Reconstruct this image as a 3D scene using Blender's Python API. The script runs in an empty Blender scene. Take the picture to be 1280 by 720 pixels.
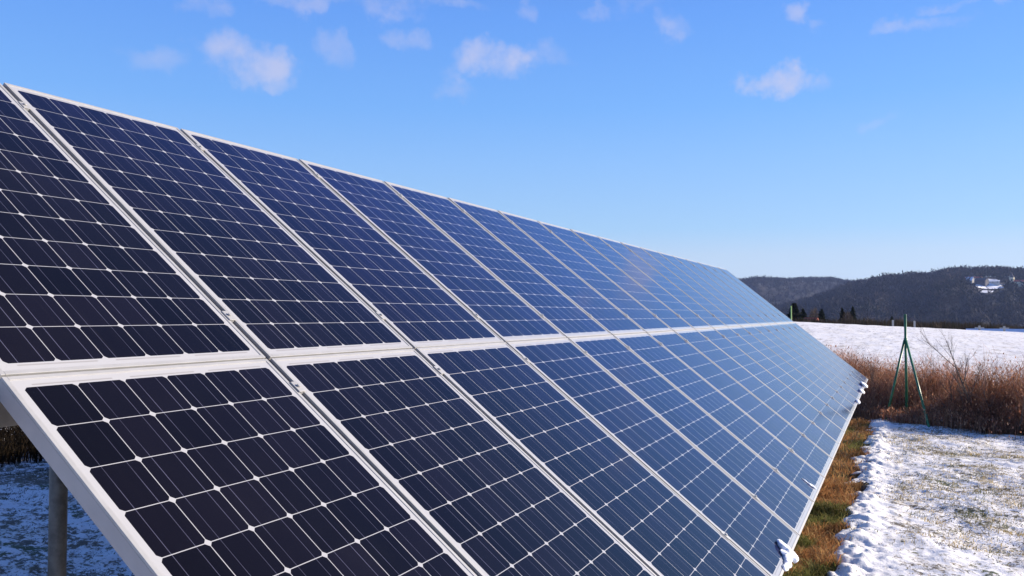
import bpy, bmesh, math, random
import numpy as np
from mathutils import Matrix, Vector

SC = bpy.context.scene
COL = SC.collection
R = math.radians

# ------------------------------------------------------------------ camera, sky, sun, exposure
F_PX, YAW, PITCH = 1046.416, 0.4306596, 0.0327523
HOR = 360 + F_PX*math.tan(PITCH)          # picture row of the true horizon
EYE = np.array([-1.18566, -2.94986, 1.62])
FW = np.array([math.cos(PITCH)*math.cos(YAW), math.cos(PITCH)*math.sin(YAW), math.sin(PITCH)])
RT = np.array([math.sin(YAW), -math.cos(YAW), 0.0])
UP = np.cross(RT, FW)
cam = bpy.data.cameras.new('camera')
cam.sensor_width = 36.0
cam.lens = F_PX/1280*36.0
cam.clip_start, cam.clip_end = 0.05, 12000
co = bpy.data.objects.new('camera', cam); COL.objects.link(co)
co.matrix_world = Matrix(((RT[0], UP[0], -FW[0], EYE[0]), (RT[1], UP[1], -FW[1], EYE[1]),
                          (RT[2], UP[2], -FW[2], EYE[2]), (0, 0, 0, 1)))
SC.camera = co

SUN_EL, SUN_AZ = R(20.0), R(-52.0)            # azimuth measured from +x towards +y
SUN_DIR = Vector((math.cos(SUN_EL)*math.cos(SUN_AZ), math.cos(SUN_EL)*math.sin(SUN_AZ), math.sin(SUN_EL)))
sl = bpy.data.lights.new('sun', 'SUN'); sl.energy = 5.0; sl.angle = R(0.5); sl.color = (1.0, 0.88, 0.73)
so = bpy.data.objects.new('sun', sl); COL.objects.link(so)
so.location = (0, -20, 30)
so.rotation_euler = (-SUN_DIR).to_track_quat('-Z', 'Y').to_euler()

SC.view_settings.view_transform = 'Standard'
SC.view_settings.look = 'None'
SC.view_settings.exposure = 0.80
SC.view_settings.gamma = 1.0
SC.view_settings.use_curve_mapping = False

def ray_dir(px, py):
    d = F_PX*FW + RT*(px-640) - UP*(py-360)
    return d/np.linalg.norm(d)

W = bpy.data.worlds.new('World'); SC.world = W; W.use_nodes = True
wn, wl = W.node_tree.nodes, W.node_tree.links
for n in list(wn): wn.remove(n)
w_out = wn.new('ShaderNodeOutputWorld'); w_bg = wn.new('ShaderNodeBackground')
sky = wn.new('ShaderNodeTexSky'); sky.sky_type = 'NISHITA'; sky.sun_disc = False
sky.sun_elevation = SUN_EL
sky.sun_rotation = R(90) - SUN_AZ
sky.altitude = 300; sky.air_density = 1.0; sky.dust_density = 0.10; sky.ozone_density = 1.2
hs = wn.new('ShaderNodeHueSaturation'); hs.inputs['Saturation'].default_value = 1.15
tn = wn.new('ShaderNodeMix'); tn.data_type = 'RGBA'; tn.blend_type = 'MULTIPLY'; tn.inputs['Factor'].default_value = 1
tn.inputs['B'].default_value = (.80, .93, 1.18, 1)
wl.new(sky.outputs[0], tn.inputs['A']); wl.new(tn.outputs['Result'], hs.inputs['Color'])
w_bg.inputs['Strength'].default_value = 0.10
tc = wn.new('ShaderNodeTexCoord')
def wmath(op, a, b=None, c=None, clamp=False):
    n = wn.new('ShaderNodeMath'); n.operation = op; n.use_clamp = clamp
    for i, v in enumerate((a, b, c)):
        if v is None: continue
        if isinstance(v, (int, float)): n.inputs[i].default_value = v
        else: wl.new(v, n.inputs[i])
    return n.outputs[0]
def wdot(v):
    n = wn.new('ShaderNodeVectorMath'); n.operation = 'DOT_PRODUCT'
    wl.new(tc.outputs['Generated'], n.inputs[0]); n.inputs[1].default_value = tuple(v)
    return n.outputs['Value']
nz = wn.new('ShaderNodeTexNoise'); nz.inputs['Scale'].default_value = 21; nz.inputs['Detail'].default_value = 6
nz.inputs['Roughness'].default_value = 0.58
wl.new(tc.outputs['Generated'], nz.inputs['Vector'])
nz2 = wn.new('ShaderNodeTexNoise'); nz2.inputs['Scale'].default_value = 9; nz2.inputs['Detail'].default_value = 3
wl.new(tc.outputs['Generated'], nz2.inputs['Vector'])
nsum = wmath('ADD', wmath('MULTIPLY', nz.outputs['Fac'], 2.1), wmath('MULTIPLY', nz2.outputs['Fac'], 0.8))
CLOUDS = [(283,66,40,26,.72),(318,80,46,22,.78),(345,96,32,12,.55),(262,52,16,18,.4),(265,8,32,14,.4),(193,75,40,17,.36),(420,66,17,19,.33),(510,50,20,13,.38),
          (400,0,70,13,.55),(470,4,75,20,.62),(540,0,60,9,.5),(592,72,34,21,.85),(628,74,36,22,.9),(640,88,18,14,.6),(566,92,24,22,.70),(572,114,30,14,.45),(847,28,20,20,.62),(1001,12,12,16,.6),
          (1030,30,14,8,.3),(972,98,32,15,.85),(1028,100,26,12,.75),(1150,33,58,11,.60),(1212,2,44,9,.6),(694,70,30,15,.36),(661,15,17,12,.35),(745,12,20,9,.35),(1108,153,18,8,.30),(800,8,40,9,.25)]
wrp = wn.new('ShaderNodeTexNoise'); wrp.inputs['Scale'].default_value = 17; wrp.inputs['Detail'].default_value = 5; wrp.inputs['Roughness'].default_value = .62
wl.new(tc.outputs['Generated'], wrp.inputs['Vector'])
wrs = wn.new('ShaderNodeSeparateColor'); wl.new(wrp.outputs['Color'], wrs.inputs[0])
wx = wmath('MULTIPLY', wmath('SUBTRACT', wrs.outputs[0], .5), 46/F_PX*2.2)
wy = wmath('MULTIPLY', wmath('SUBTRACT', wrs.outputs[1], .5), 34/F_PX*2.2)
acc = None
for (px, py, sx, sy, op) in CLOUDS:
    c = ray_dir(px, py); rr = np.cross(c, [0, 0, 1]); rr /= np.linalg.norm(rr); uu = np.cross(rr, c)
    dc = wmath('MAXIMUM', wdot(c), 0.05)
    a = wmath('MULTIPLY', wmath('ADD', wmath('DIVIDE', wdot(rr), dc), wx), F_PX/sx)
    b = wmath('MULTIPLY', wmath('ADD', wmath('DIVIDE', wdot(uu), dc), wy), F_PX/sy)
    d2 = wmath('ADD', wmath('MULTIPLY', a, a), wmath('MULTIPLY', b, b))
    dens = wmath('SUBTRACT', nsum, wmath('MULTIPLY', d2, 0.48))
    mr = wn.new('ShaderNodeMapRange'); mr.interpolation_type = 'SMOOTHSTEP'
    wl.new(dens, mr.inputs[0]); mr.inputs[1].default_value = 0.80; mr.inputs[2].default_value = 1.95
    mr.inputs[3].default_value = 0; mr.inputs[4].default_value = op*.82
    acc = mr.outputs[0] if acc is None else wmath('MAXIMUM', acc, mr.outputs[0])
mix = wn.new('ShaderNodeMix'); mix.data_type = 'RGBA'
wl.new(acc, mix.inputs['Factor']); 
# clear winter air: the model sky blended with a measured height gradient (deep blue overhead, pale at the horizon)
wsep = wn.new('ShaderNodeSeparateXYZ'); wl.new(tc.outputs['Generated'], wsep.inputs[0])
ramp = wn.new('ShaderNodeValToRGB'); wl.new(wsep.outputs[2], ramp.inputs[0])
STOPS = [(0, (.63, .71, .86)), (.07, (.54, .67, .87)), (.10, (.40, .63, .92)), (.18, (.30, .56, 1.0)), (.24, (.215, .49, 1.02)), (.34, (.155, .39, 1.0)), (.52, (.08, .18, .60)), (1, (.04, .08, .28))]
while len(ramp.color_ramp.elements) < len(STOPS): ramp.color_ramp.elements.new(.5)
for e, (p, c) in zip(ramp.color_ramp.elements, STOPS): e.position = p; e.color = (*c, 1)
gain = wn.new('ShaderNodeVectorMath'); gain.operation = 'SCALE'; gain.inputs['Scale'].default_value = 5.66
wl.new(ramp.outputs[0], gain.inputs[0])
smix = wn.new('ShaderNodeMix'); smix.data_type = 'RGBA'; smix.inputs['Factor'].default_value = .8
wl.new(hs.outputs[0], smix.inputs['A']); wl.new(gain.outputs[0], smix.inputs['B'])
wl.new(smix.outputs['Result'], mix.inputs['A'])
mix.inputs['B'].default_value = (3.8, 3.75, 4.8, 1)
wl.new(mix.outputs['Result'], w_bg.inputs['Color']); wl.new(w_bg.outputs[0], w_out.inputs['Surface'])

# ------------------------------------------------------------------ helpers
rng = np.random.default_rng(7)
def tag(o, label=None, cat=None, group=None, kind=None):
    if label: o['label'] = label
    if cat: o['category'] = cat
    if group: o['group'] = group
    if kind: o['kind'] = kind
    return o
def empty(name, loc=(0, 0, 0), mat=None):
    o = bpy.data.objects.new(name, None); COL.objects.link(o); o.empty_display_size = .2
    if mat is not None: o.matrix_world = mat
    else: o.location = loc
    return o
def add_obj(name, me, mats, parent=None, smooth=False):
    o = bpy.data.objects.new(name, me); COL.objects.link(o)
    for m in (mats if isinstance(mats, (list, tuple)) else [mats]):
        if m.name not in [x.name for x in me.materials if x]: me.materials.append(m)
    if parent is not None: o.parent = parent
    if smooth: me.polygons.foreach_set('use_smooth', np.ones(len(me.polygons), bool))
    return o
def np_mesh(name, V, faces, cols=None, extra=None):
    """faces: (n,3) or (n,4) int array"""
    V = np.asarray(V, np.float32); faces = np.asarray(faces, np.int32)
    me = bpy.data.meshes.new(name)
    k = faces.shape[1]
    me.vertices.add(len(V)); me.vertices.foreach_set('co', V.ravel())
    me.loops.add(faces.size); me.loops.foreach_set('vertex_index', faces.ravel())
    me.polygons.add(len(faces))
    me.polygons.foreach_set('loop_start', np.arange(0, faces.size, k, dtype=np.int32))
    me.polygons.foreach_set('loop_total', np.full(len(faces), k, np.int32))
    me.update(calc_edges=True)
    if cols is not None:
        a = me.color_attributes.new('tint', 'FLOAT_COLOR', 'POINT')
        c4 = np.ones((len(V), 4), np.float32); c4[:, :3] = cols
        a.data.foreach_set('color', c4.ravel())
    for nm, arr in (extra or {}).items():
        a = me.attributes.new(nm, 'FLOAT', 'POINT'); a.data.foreach_set('value', np.asarray(arr, np.float32))
    return me
class MB:
    """collects boxes / tubes into one bmesh"""
    def __init__(self): self.bm = bmesh.new()
    def box(self, lo, hi, mat=None, bevel=0):
        lo, hi = Vector(lo), Vector(hi)
        r = bmesh.ops.create_cube(self.bm, size=1)
        M = Matrix.Translation((lo+hi)/2) @ Matrix.Diagonal((*(hi-lo), 1))
        if mat is not None: M = mat @ M
        bmesh.ops.transform(self.bm, matrix=M, verts=r['verts'])
        if bevel:
            es = list({e for v in r['verts'] for e in v.link_edges})
            bmesh.ops.bevel(self.bm, geom=es, offset=bevel, segments=2, affect='EDGES', profile=.5)
        return self
    def tube(self, pts, rad, seg=10, caps=True):
        pts = [Vector(p) for p in pts]
        rads = rad if isinstance(rad, (list, tuple)) else [rad]*len(pts)
        rings = []
        ref = Vector((0.31, 0.17, 0.93)).normalized()
        for i, p in enumerate(pts):
            t = (pts[min(i+1, len(pts)-1)] - pts[max(i-1, 0)]).normalized()
            a = t.cross(ref)
            if a.length < 1e-3: a = t.cross(Vector((1, 0, 0)))
            a.normalize(); b = t.cross(a)
            rings.append([self.bm.verts.new(p + (a*math.cos(2*math.pi*k/seg) + b*math.sin(2*math.pi*k/seg))*rads[i]) for k in range(seg)])
        for i in range(len(rings)-1):
            for k in range(seg):
                f = self.bm.faces.new((rings[i][k], rings[i][(k+1) % seg], rings[i+1][(k+1) % seg], rings[i+1][k])); f.smooth = True
        if caps:
            self.bm.faces.new(rings[0]); self.bm.faces.new(rings[-1])
        return self
    def poly(self, pts):
        self.bm.faces.new([self.bm.verts.new(p) for p in pts]); return self
    def build(self, name, mats, parent=None):
        bmesh.ops.recalc_face_normals(self.bm, faces=self.bm.faces)
        me = bpy.data.meshes.new(name); self.bm.to_mesh(me); self.bm.free()
        return add_obj(name, me, mats, parent)

def hash2(ix, iy, seed):
    h = (ix.astype(np.int64)*374761393 + iy.astype(np.int64)*668265263 + seed*1442695041) & 0xffffffff
    h = ((h ^ (h >> 13))*1274126177) & 0xffffffff
    h = h ^ (h >> 16)
    return (h & 0xffff)/65535.0
def vnoise(x, y, seed=0):
    x = np.asarray(x, float); y = np.asarray(y, float)
    ix, iy = np.floor(x), np.floor(y); fx, fy = x-ix, y-iy
    fx = fx*fx*fx*(fx*(fx*6-15)+10); fy = fy*fy*fy*(fy*(fy*6-15)+10)
    a, b = hash2(ix, iy, seed), hash2(ix+1, iy, seed); c, d = hash2(ix, iy+1, seed), hash2(ix+1, iy+1, seed)
    return (a*(1-fx)+b*fx)*(1-fy) + (c*(1-fx)+d*fx)*fy
def fbm(x, y, seed=0, octv=4, gain=.5):
    s, amp, tot = 0, 1, 0
    for o in range(octv):
        s = s + amp*vnoise(x*2**o + o*17.3, y*2**o - o*9.1, seed+o); tot += amp; amp *= gain
    return s/tot
def sstep(a, b, x):
    t = np.clip((x-a)/(b-a), 0, 1); return t*t*(3-2*t)

# ------------------------------------------------------------------ materials
def mat(name):
    m = bpy.data.materials.new(name); m.use_nodes = True
    return m, m.node_tree.nodes, m.node_tree.links, m.node_tree.nodes['Principled BSDF']
class NT:
    def __init__(self, nodes, links): self.n, self.l = nodes, links
    def put(self, sock, v):
        if isinstance(v, (int, float)): sock.default_value = v
        elif isinstance(v, tuple): sock.default_value = v if len(v) != 3 or sock.type != 'RGBA' else (*v, 1)
        else: self.l.new(v, sock)
    def math(self, op, a, b=None, c=None, clamp=False):
        n = self.n.new('ShaderNodeMath'); n.operation = op; n.use_clamp = clamp
        for i, v in enumerate((a, b, c)):
            if v is not None: self.put(n.inputs[i], v)
        return n.outputs[0]
    def mix(self, f, a, b):
        n = self.n.new('ShaderNodeMix'); n.data_type = 'RGBA'
        self.put(n.inputs['Factor'], f); self.put(n.inputs['A'], a); self.put(n.inputs['B'], b)
        return n.outputs['Result']
    def noise(self, vec, scale, detail=3, rough=.5):
        n = self.n.new('ShaderNodeTexNoise'); n.inputs['Scale'].default_value = scale
        n.inputs['Detail'].default_value = detail; n.inputs['Roughness'].default_value = rough
        if vec is not None: self.l.new(vec, n.inputs['Vector'])
        return n.outputs['Fac']
    def rng(self, v, a, b, lo=0., hi=1., smooth=True):
        n = self.n.new('ShaderNodeMapRange'); n.interpolation_type = 'SMOOTHSTEP' if smooth else 'LINEAR'
        self.put(n.inputs[0], v)
        for i, q in enumerate((a, b, lo, hi)): n.inputs[i+1].default_value = q
        return n.outputs[0]
    def attr(self, name, out='Fac'):
        n = self.n.new('ShaderNodeAttribute'); n.attribute_name = name; return n.outputs[out]
    def coord(self, out='Object'):
        return self.n.new('ShaderNodeTexCoord').outputs[out]
    def bump(self, h, strength, dist):
        n = self.n.new('ShaderNodeBump'); n.inputs['Strength'].default_value = strength; n.inputs['Distance'].default_value = dist
        self.l.new(h, n.inputs['Height']); return n.outputs[0]

def simple(name, col, rough=.6, metal=0., var=.25, scale=8., bump=0.):
    m, n, l, b = mat(name); t = NT(n, l)
    no = t.noise(t.coord(), scale, 5, .6)
    l.new(t.mix(t.rng(no, .3, .7), tuple(c*(1-var) for c in col), tuple(min(1, c*(1+var)) for c in col)), b.inputs['Base Color'])
    b.inputs['Roughness'].default_value = rough; b.inputs['Metallic'].default_value = metal
    if bump: l.new(t.bump(no, bump, .01), b.inputs['Normal'])
    return m
def foliage_mat(name, rough=.85, trans=.25):
    """colour from the 'tint' attribute, with some light coming through"""
    m, n, l, b = mat(name); t = NT(n, l)
    c = t.attr('tint', 'Color'); l.new(c, b.inputs['Base Color']); b.inputs['Roughness'].default_value = rough
    b.inputs['Specular IOR Level'].default_value = .15
    tr = n.new('ShaderNodeBsdfTranslucent'); l.new(c, tr.inputs['Color'])
    mx = n.new('ShaderNodeMixShader'); mx.inputs[0].default_value = trans
    l.new(b.outputs[0], mx.inputs[1]); l.new(tr.outputs[0], mx.inputs[2])
    l.new(mx.outputs[0], n['Material Output'].inputs['Surface'])
    return m
M_ALU = simple('anodised_aluminium', (.42, .415, .405), .5, .25, .07, 14)
M_STEEL = simple('galvanised_steel', (.115, .112, .105), .6, .3, .30, 30, .1)
M_WALLALU = simple('anodised_side_wall', (.40, .38, .375), .55, .15, .06, 10)
M_BEAM = simple('weathered_beam_steel', (.20, .18, .155), .7, .2, .25, 9, .1)
M_DRY = foliage_mat('dry_stems', trans=.42)
M_WOODY = foliage_mat('bare_twigs', trans=.05)
M_GREEN = simple('green_powder_coat', (.035, .16, .07), .38, 0, .35, 9)

# ---- solar glass: pattern in the panel's own coordinates (x across, y up the slope)
CELL, PW, PH = .127, .8175, 1.595
def laminate_mat():
    m, n, l, b = mat('solar_laminate'); t = NT(n, l)
    sep = n.new('ShaderNodeSeparateXYZ'); l.new(t.coord('Object'), sep.inputs[0])
    X, Y = sep.outputs[0], sep.outputs[1]
    gx = t.math('DIVIDE', t.math('ADD', X, 3*CELL), CELL); gy = t.math('DIVIDE', t.math('SUBTRACT', Y, (PH-12*CELL)/2), CELL)
    inx = t.math('MULTIPLY', t.math('GREATER_THAN', gx, 0.), t.math('LESS_THAN', gx, 6.))
    iny = t.math('MULTIPLY', t.math('GREATER_THAN', gy, 0.), t.math('LESS_THAN', gy, 12.))
    fx, fy = t.math('FRACT', gx), t.math('FRACT', gy)
    ax = t.math('ABSOLUTE', t.math('SUBTRACT', fx, .5)); ay = t.math('ABSOLUTE', t.math('SUBTRACT', fy, .5))
    gap = .5*(1 - .0021/CELL)
    sq = t.math('MULTIPLY', t.math('LESS_THAN', ax, gap), t.math('LESS_THAN', ay, gap))
    rad = t.math('SQRT', t.math('ADD', t.math('MULTIPLY', ax, ax), t.math('MULTIPLY', ay, ay)))
    cell = t.math('MULTIPLY', t.math('MULTIPLY', sq, t.math('LESS_THAN', rad, .650)), t.math('MULTIPLY', inx, iny))
    # per-cell shade
    cid = n.new('ShaderNodeCombineXYZ')
    l.new(t.math('FLOOR', gx), cid.inputs[0]); l.new(t.math('FLOOR', gy), cid.inputs[1])
    oi = n.new('ShaderNodeObjectInfo'); l.new(t.math('MULTIPLY', oi.outputs['Random'], 53.), cid.inputs[2])
    wnz = n.new('ShaderNodeTexWhiteNoise'); l.new(cid.outputs[0], wnz.inputs['Vector'])
    ccol = t.mix(wnz.outputs['Value'], (.0038, .0032, .0034), (.0072, .0058, .0085))
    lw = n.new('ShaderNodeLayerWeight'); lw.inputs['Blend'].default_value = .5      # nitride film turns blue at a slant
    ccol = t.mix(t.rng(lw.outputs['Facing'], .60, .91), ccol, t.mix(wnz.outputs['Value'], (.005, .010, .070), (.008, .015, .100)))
    # busbars (two per cell) and faint fingers
    bb = t.math('LESS_THAN', t.math('ABSOLUTE', t.math('SUBTRACT', ax, .245)), .0068)
    bnoise = t.noise(t.coord(), 3.2, 2)
    ccol = t.mix(t.math('MULTIPLY', bb, t.rng(bnoise, .3, .7, .3, 1.)), ccol, (.10, .10, .15))
    white = (.40, .40, .41)
    # tinned cross-connector ribbons in the end margins
    mg = (PH-12*CELL)/2
    dy = t.math('ABSOLUTE', t.math('SUBTRACT', t.math('ABSOLUTE', t.math('SUBTRACT', Y, PH/2)), PH/2 - mg + .0065))
    rib = t.math('MULTIPLY', t.math('LESS_THAN', dy, .0022), t.math('LESS_THAN', t.math('ABSOLUTE', t.math('SUBTRACT', t.math('FRACT', t.math('MULTIPLY', gx, .5)), .5)), .40))
    rib = t.math('MULTIPLY', rib, inx)
    back = t.mix(rib, white, (.30, .29, .29))
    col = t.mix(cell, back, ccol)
    # thin dust film, thicker in drifts
    mpd = n.new('ShaderNodeMapping'); mpd.inputs['Scale'].default_value = (26, 1.3, 1); l.new(t.coord(), mpd.inputs['Vector'])
    streak = t.rng(t.noise(mpd.outputs[0], 1.0, 4, .6), .55, .8)
    low = t.rng(Y, .0, .5, 1., .15)
    dust = t.math('ADD', t.rng(t.noise(t.coord(), 1.6, 6, .65), .42, .8, 0., .007), t.math('MULTIPLY', t.math('MULTIPLY', streak, low), .016))
    col = t.mix(dust, col, (.42, .38, .33))
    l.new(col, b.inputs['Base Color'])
    # anti-reflection nitride film of the silicon: bluish, stronger at a slant
    b.inputs['Roughness'].default_value = .10
    l.new(t.rng(t.noise(t.coord(), 2.3, 3),   .3, .7, .07, .115), b.inputs['Roughness'])
    b.inputs['IOR'].default_value = 1.31; b.inputs['Specular Tint'].default_value = (1, .86, .98, 1)
    b.inputs['Coat Weight'].default_value = 0.0
    return m
M_LAM = laminate_mat()

# ------------------------------------------------------------------ terrain
def crest(y): return .93 + .046*np.clip(y, -30, 20)
def height0(x, y):
    x = np.asarray(x, float); y = np.asarray(y, float)
    z = -.018*np.clip(x+1.2, 0, 19.5) + .27*sstep(1, 5.2, y)*sstep(14, 9, x)
    zc = crest(y)
    up = sstep(18.5, 64, x)
    up = .45*up + .55*np.clip((x-19)/(64-19), 0, 1)
    z = z*(1-up) + zc*up
    z = z - 9*sstep(66, 190, x) - 9*sstep(40, 180, np.abs(y)) 
    return z
def bare_amount(x, y):
    yb = -2.14 - .0001*np.clip(x, 0, 18)**2 + .10*(fbm(x*.9, y*0+3, 5, 3)-.5)*2
    w1 = sstep(-.40, -.30, (y-yb) + .42*(fbm(x*3.4, y*3.4, 8, 3)-.5) + .03)
    w2 = 1 - sstep(.25, .6, (y-yb))
    return w1*w2*sstep(16.6, 15.6, x)*sstep(-.5, .3, x)
def height(x, y):
    z = height0(x, y)
    near = sstep(24, 15, np.abs(x-6))*sstep(16, 8, np.abs(y))
    big = (fbm(x*1.1, y*1.1, 1, 3)-.5)*.10
    mid = (fbm(x*5.5, y*5.5, 2, 3)-.5)*.040
    fine = (fbm(x*19, y*19, 3, 2)-.5)*.018
    z = z + near*(big+mid+fine) + (1-near)*sstep(16, 24, x)*(fbm(x*.35, y*1.4, 4, 3)-.5)*.05
    # ridge of snow that slid off the panels
    yr = -2.66 - .0001*np.clip(x, 0, 18)**2
    lump = fbm(x*4.5, y*6, 11, 3)
    rid = np.exp(-((y-yr-.10*(fbm(x*1.2, y*0, 12, 2)-.5))/.13)**2)*(.012+.036*np.clip(lump-.28, 0, 1)*2)
    z = z + (rid + np.exp(-((y-yr)/.2)**2)*.05*(fbm(x*14, y*14, 13, 2)-.5))*sstep(17, 15, x)*sstep(-1, .5, x)
    return z - .035*bare_amount(x, y)
def geo_to(a, b, n): return np.geomspace(1, 1+(abs(b-a)), n)[1:]-1
xs = np.concatenate([-geo_to(0, 4000, 20)[::-1]-2, np.arange(-2, 2.2, .12), np.arange(2.2, 10, .024), np.arange(10, 19, .038),
                     np.arange(19, 70, .4), 70+geo_to(0, 5500, 40)])
ys = np.concatenate([-8-geo_to(0, 5000, 34)[::-1], np.arange(-8, -4.7, .09), np.arange(-4.7, -1.8, .019), np.arange(-1.8, 1, .07),
                     np.arange(1, 7, .03), np.arange(7, 20, .4), 20+geo_to(0, 5000, 30)])
GX, GY = np.meshgrid(xs, ys, indexing='ij')
GZ = height(GX, GY)
nx, ny = GX.shape
idx = np.arange(nx*ny).reshape(nx, ny)
quads = np.stack([idx[:-1, :-1], idx[1:, :-1], idx[1:, 1:], idx[:-1, 1:]], -1).reshape(-1, 4)
yr = -2.66 - .0001*np.clip(GX, 0, 18)**2
thick = np.exp(-((GY-yr)/.17)**2)*sstep(17, 15, GX)
me = np_mesh('snowy_ground', np.stack([GX, GY, GZ], -1).reshape(-1, 3), quads,
             extra={'bare': bare_amount(GX, GY).ravel(), 'thick': thick.ravel()})
def ground_mat():
    m, n, l, b = mat('thin_snow_on_grass'); t = NT(n, l)
    P = t.coord('Object')
    sep = n.new('ShaderNodeSeparateXYZ'); l.new(P, sep.inputs[0])
    far = t.rng(sep.outputs[0], 17, 24)
    n1 = t.noise(P, 9, 6, .68); n2 = t.noise(P, 1.3, 3, .55); n3 = t.noise(P, 34, 4, .7)
    # share of ground showing through the snow
    s = t.math('ADD', t.math('ADD', t.math('MULTIPLY', n1, .55), t.math('MULTIPLY', n3, .45)), t.math('MULTIPLY', t.math('SUBTRACT', n2, .5), .32))
    s = t.math('SUBTRACT', s, t.math('MULTIPLY', t.attr('thick'), .25))
    back = t.rng(sep.outputs[1], -1.2, .6, 0., .03)
    s = t.math('ADD', s, back)
    show_near = t.rng(s, .508, .59, 0., .95)
    mp = n.new('ShaderNodeMapping'); mp.inputs['Scale'].default_value = (.35, 2.0, 1); mp.inputs['Rotation'].default_value = (0, 0, R(12)); l.new(P, mp.inputs['Vector'])
    f1 = t.noise(mp.outputs[0], 2.6, 6, .72); f2 = t.noise(P, .9, 4, .6)
    show_far = t.rng(t.math('ADD', t.math('MULTIPLY', f1, .7), t.math('MULTIPLY', f2, .3)), .47, .68, 0., .62)
    fm = n.new('ShaderNodeMix'); fm.data_type = 'FLOAT'
    l.new(far, fm.inputs['Factor']); l.new(show_near, fm.inputs['A']); l.new(show_far, fm.inputs['B'])
    show = t.math('MAXIMUM', fm.outputs['Result'], t.rng(t.math('ADD', t.attr('bare'), t.math('MULTIPLY', t.math('SUBTRACT', n1, .5), .9)), .35, .55))
    soil = t.mix(t.rng(n3, .3, .7), (.04, .03, .022), (.20, .155, .09))
    soil = t.mix(t.rng(t.noise(P, 2.1, 3), .52, .68), soil, (.065, .085, .02))
    snow = t.mix(t.rng(n2, .3, .7), (.86, .84, .82), (.90, .88, .86))
    strawy = t.math('MULTIPLY', t.math('MULTIPLY', t.rng(t.noise(P, 1.9, 5, .7), .48, .66), t.rng(n3, .32, .6)), .55)
    snow = t.mix(t.math('MULTIPLY', strawy, t.math('SUBTRACT', 1., t.math('MULTIPLY', t.attr('thick'), .9))), snow, (.50, .41, .24))
    l.new(t.mix(show, snow, soil), b.inputs['Base Color'])
    b.inputs['Roughness'].default_value = .75; b.inputs['Specular IOR Level'].default_value = .25
    hsum = t.math('SUBTRACT', t.math('ADD', t.math('MULTIPLY', n1, .5), t.math('MULTIPLY', n3, .4)), t.math('MULTIPLY', show, .25))
    l.new(t.bump(hsum, .8, .022), b.inputs['Normal'])
    return m
ground = add_obj('ground', me, ground_mat(), smooth=True)
tag(ground, kind='structure', label='snow dusted grassland rising to a white field beyond the array', cat='ground')

# ------------------------------------------------------------------ far hills with leafless forest
def px_bearing(px): d = ray_dir(px, HOR); return math.atan2(d[1], d[0])
def prof(table, drop):
    b = np.array([px_bearing(p) for p, _ in table]); e = np.array([(HOR-y-drop)/F_PX/math.hypot(1, (p-640)/F_PX) for p, y in table])
    o = np.argsort(b); return b[o], e[o]
class Hill:
    def __init__(self, table, dist, front, backw, seed, rough):
        self.b, self.e = prof(table, 6.5 if dist < 2000 else 4.5); self.d, self.f, self.bk, self.s, self.r = dist, front, backw, seed, rough
    def z(self, x, y):
        dx, dy = x-EYE[0], y-EYE[1]
        rr = np.hypot(dx, dy); th = np.arctan2(dy, dx)
        rid = self.d*(1 + .10*(fbm(th*14, th*0+self.s, self.s, 3)-.5))
        hr = 1.62 + np.interp(th, self.b, self.e)*rid
        q = np.where(rr < rid, (rid-rr)/self.f, (rr-rid)/self.bk)
        sh = 1 - sstep(0, 1, q)
        und = (fbm(x/170., y/170., self.s+3, 4)-.5)*self.r*np.clip(q*3, 0, 1)*np.clip((1-q)*4, 0, 1)
        gul = np.abs(fbm(th*26, rr/900., self.s+9, 2)-.5)*self.r*1.3*np.clip(q*2.5, 0, 1)*np.clip((1-q)*3, 0, 1)
        return -24 + (hr+24)*sh + und - gul
    def grid(self, b0, b1, n, m):
        th = np.linspace(b0, b1, n); rr = np.concatenate([np.linspace(self.d-self.f*1.02, self.d*1.06, m), np.linspace(self.d*1.07, self.d+self.bk*1.02, 14)])
        T, Q = np.meshgrid(th, rr, indexing='ij'); X, Y = EYE[0]+Q*np.cos(T), EYE[1]+Q*np.sin(T)
        Z = self.z(X, Y); a, c = X.shape; ii = np.arange(a*c).reshape(a, c)
        F = np.stack([ii[:-1, :-1], ii[:-1, 1:], ii[1:, 1:], ii[1:, :-1]], -1).reshape(-1, 4)
        return np.stack([X, Y, Z], -1).reshape(-1, 3), F
    def hit(self, px, py):
        d = ray_dir(px, py)
        for s in np.arange(self.d-self.f, self.d*1.3, 2.0):
            p = EYE + d*s
            if self.z(p[0], p[1]) > p[2]: return p
        return EYE + d*self.d
hill_far = Hill([(600,352),(800,349),(900,348),(925,350),(945,349),(965,349),(1000,347.5),(1040,348.5),(1075,353),(1110,352),(1200,356),(1400,360)], 2300, 850, 700, 21, 40)
hill_near = Hill([(860,392),(930,389),(985,381),(1010,374),(1040,364),(1060,358.5),(1080,353),(1100,349),(1140,345),(1160,344),(1180,340),(1205,338.5),(1240,339.5),(1280,339.5),(1340,338),(1450,343)], 1500, 620, 500, 33, 46)
M_HILL = simple('forest_floor', (.018, .016, .019), .95, 0, .35, .02)
for h, nm, lab in ((hill_far, 'far_hill', 'distant long wooded ridge at the end of the array'), (hill_near, 'near_hill', 'dark wooded hill rising to the right behind the snowy field')):
    V, F = h.grid(R(-16), R(34), 260, 70)
    tag(add_obj(nm, np_mesh(nm, V, F), M_HILL, smooth=True), lab, 'hill', kind='structure')

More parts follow.
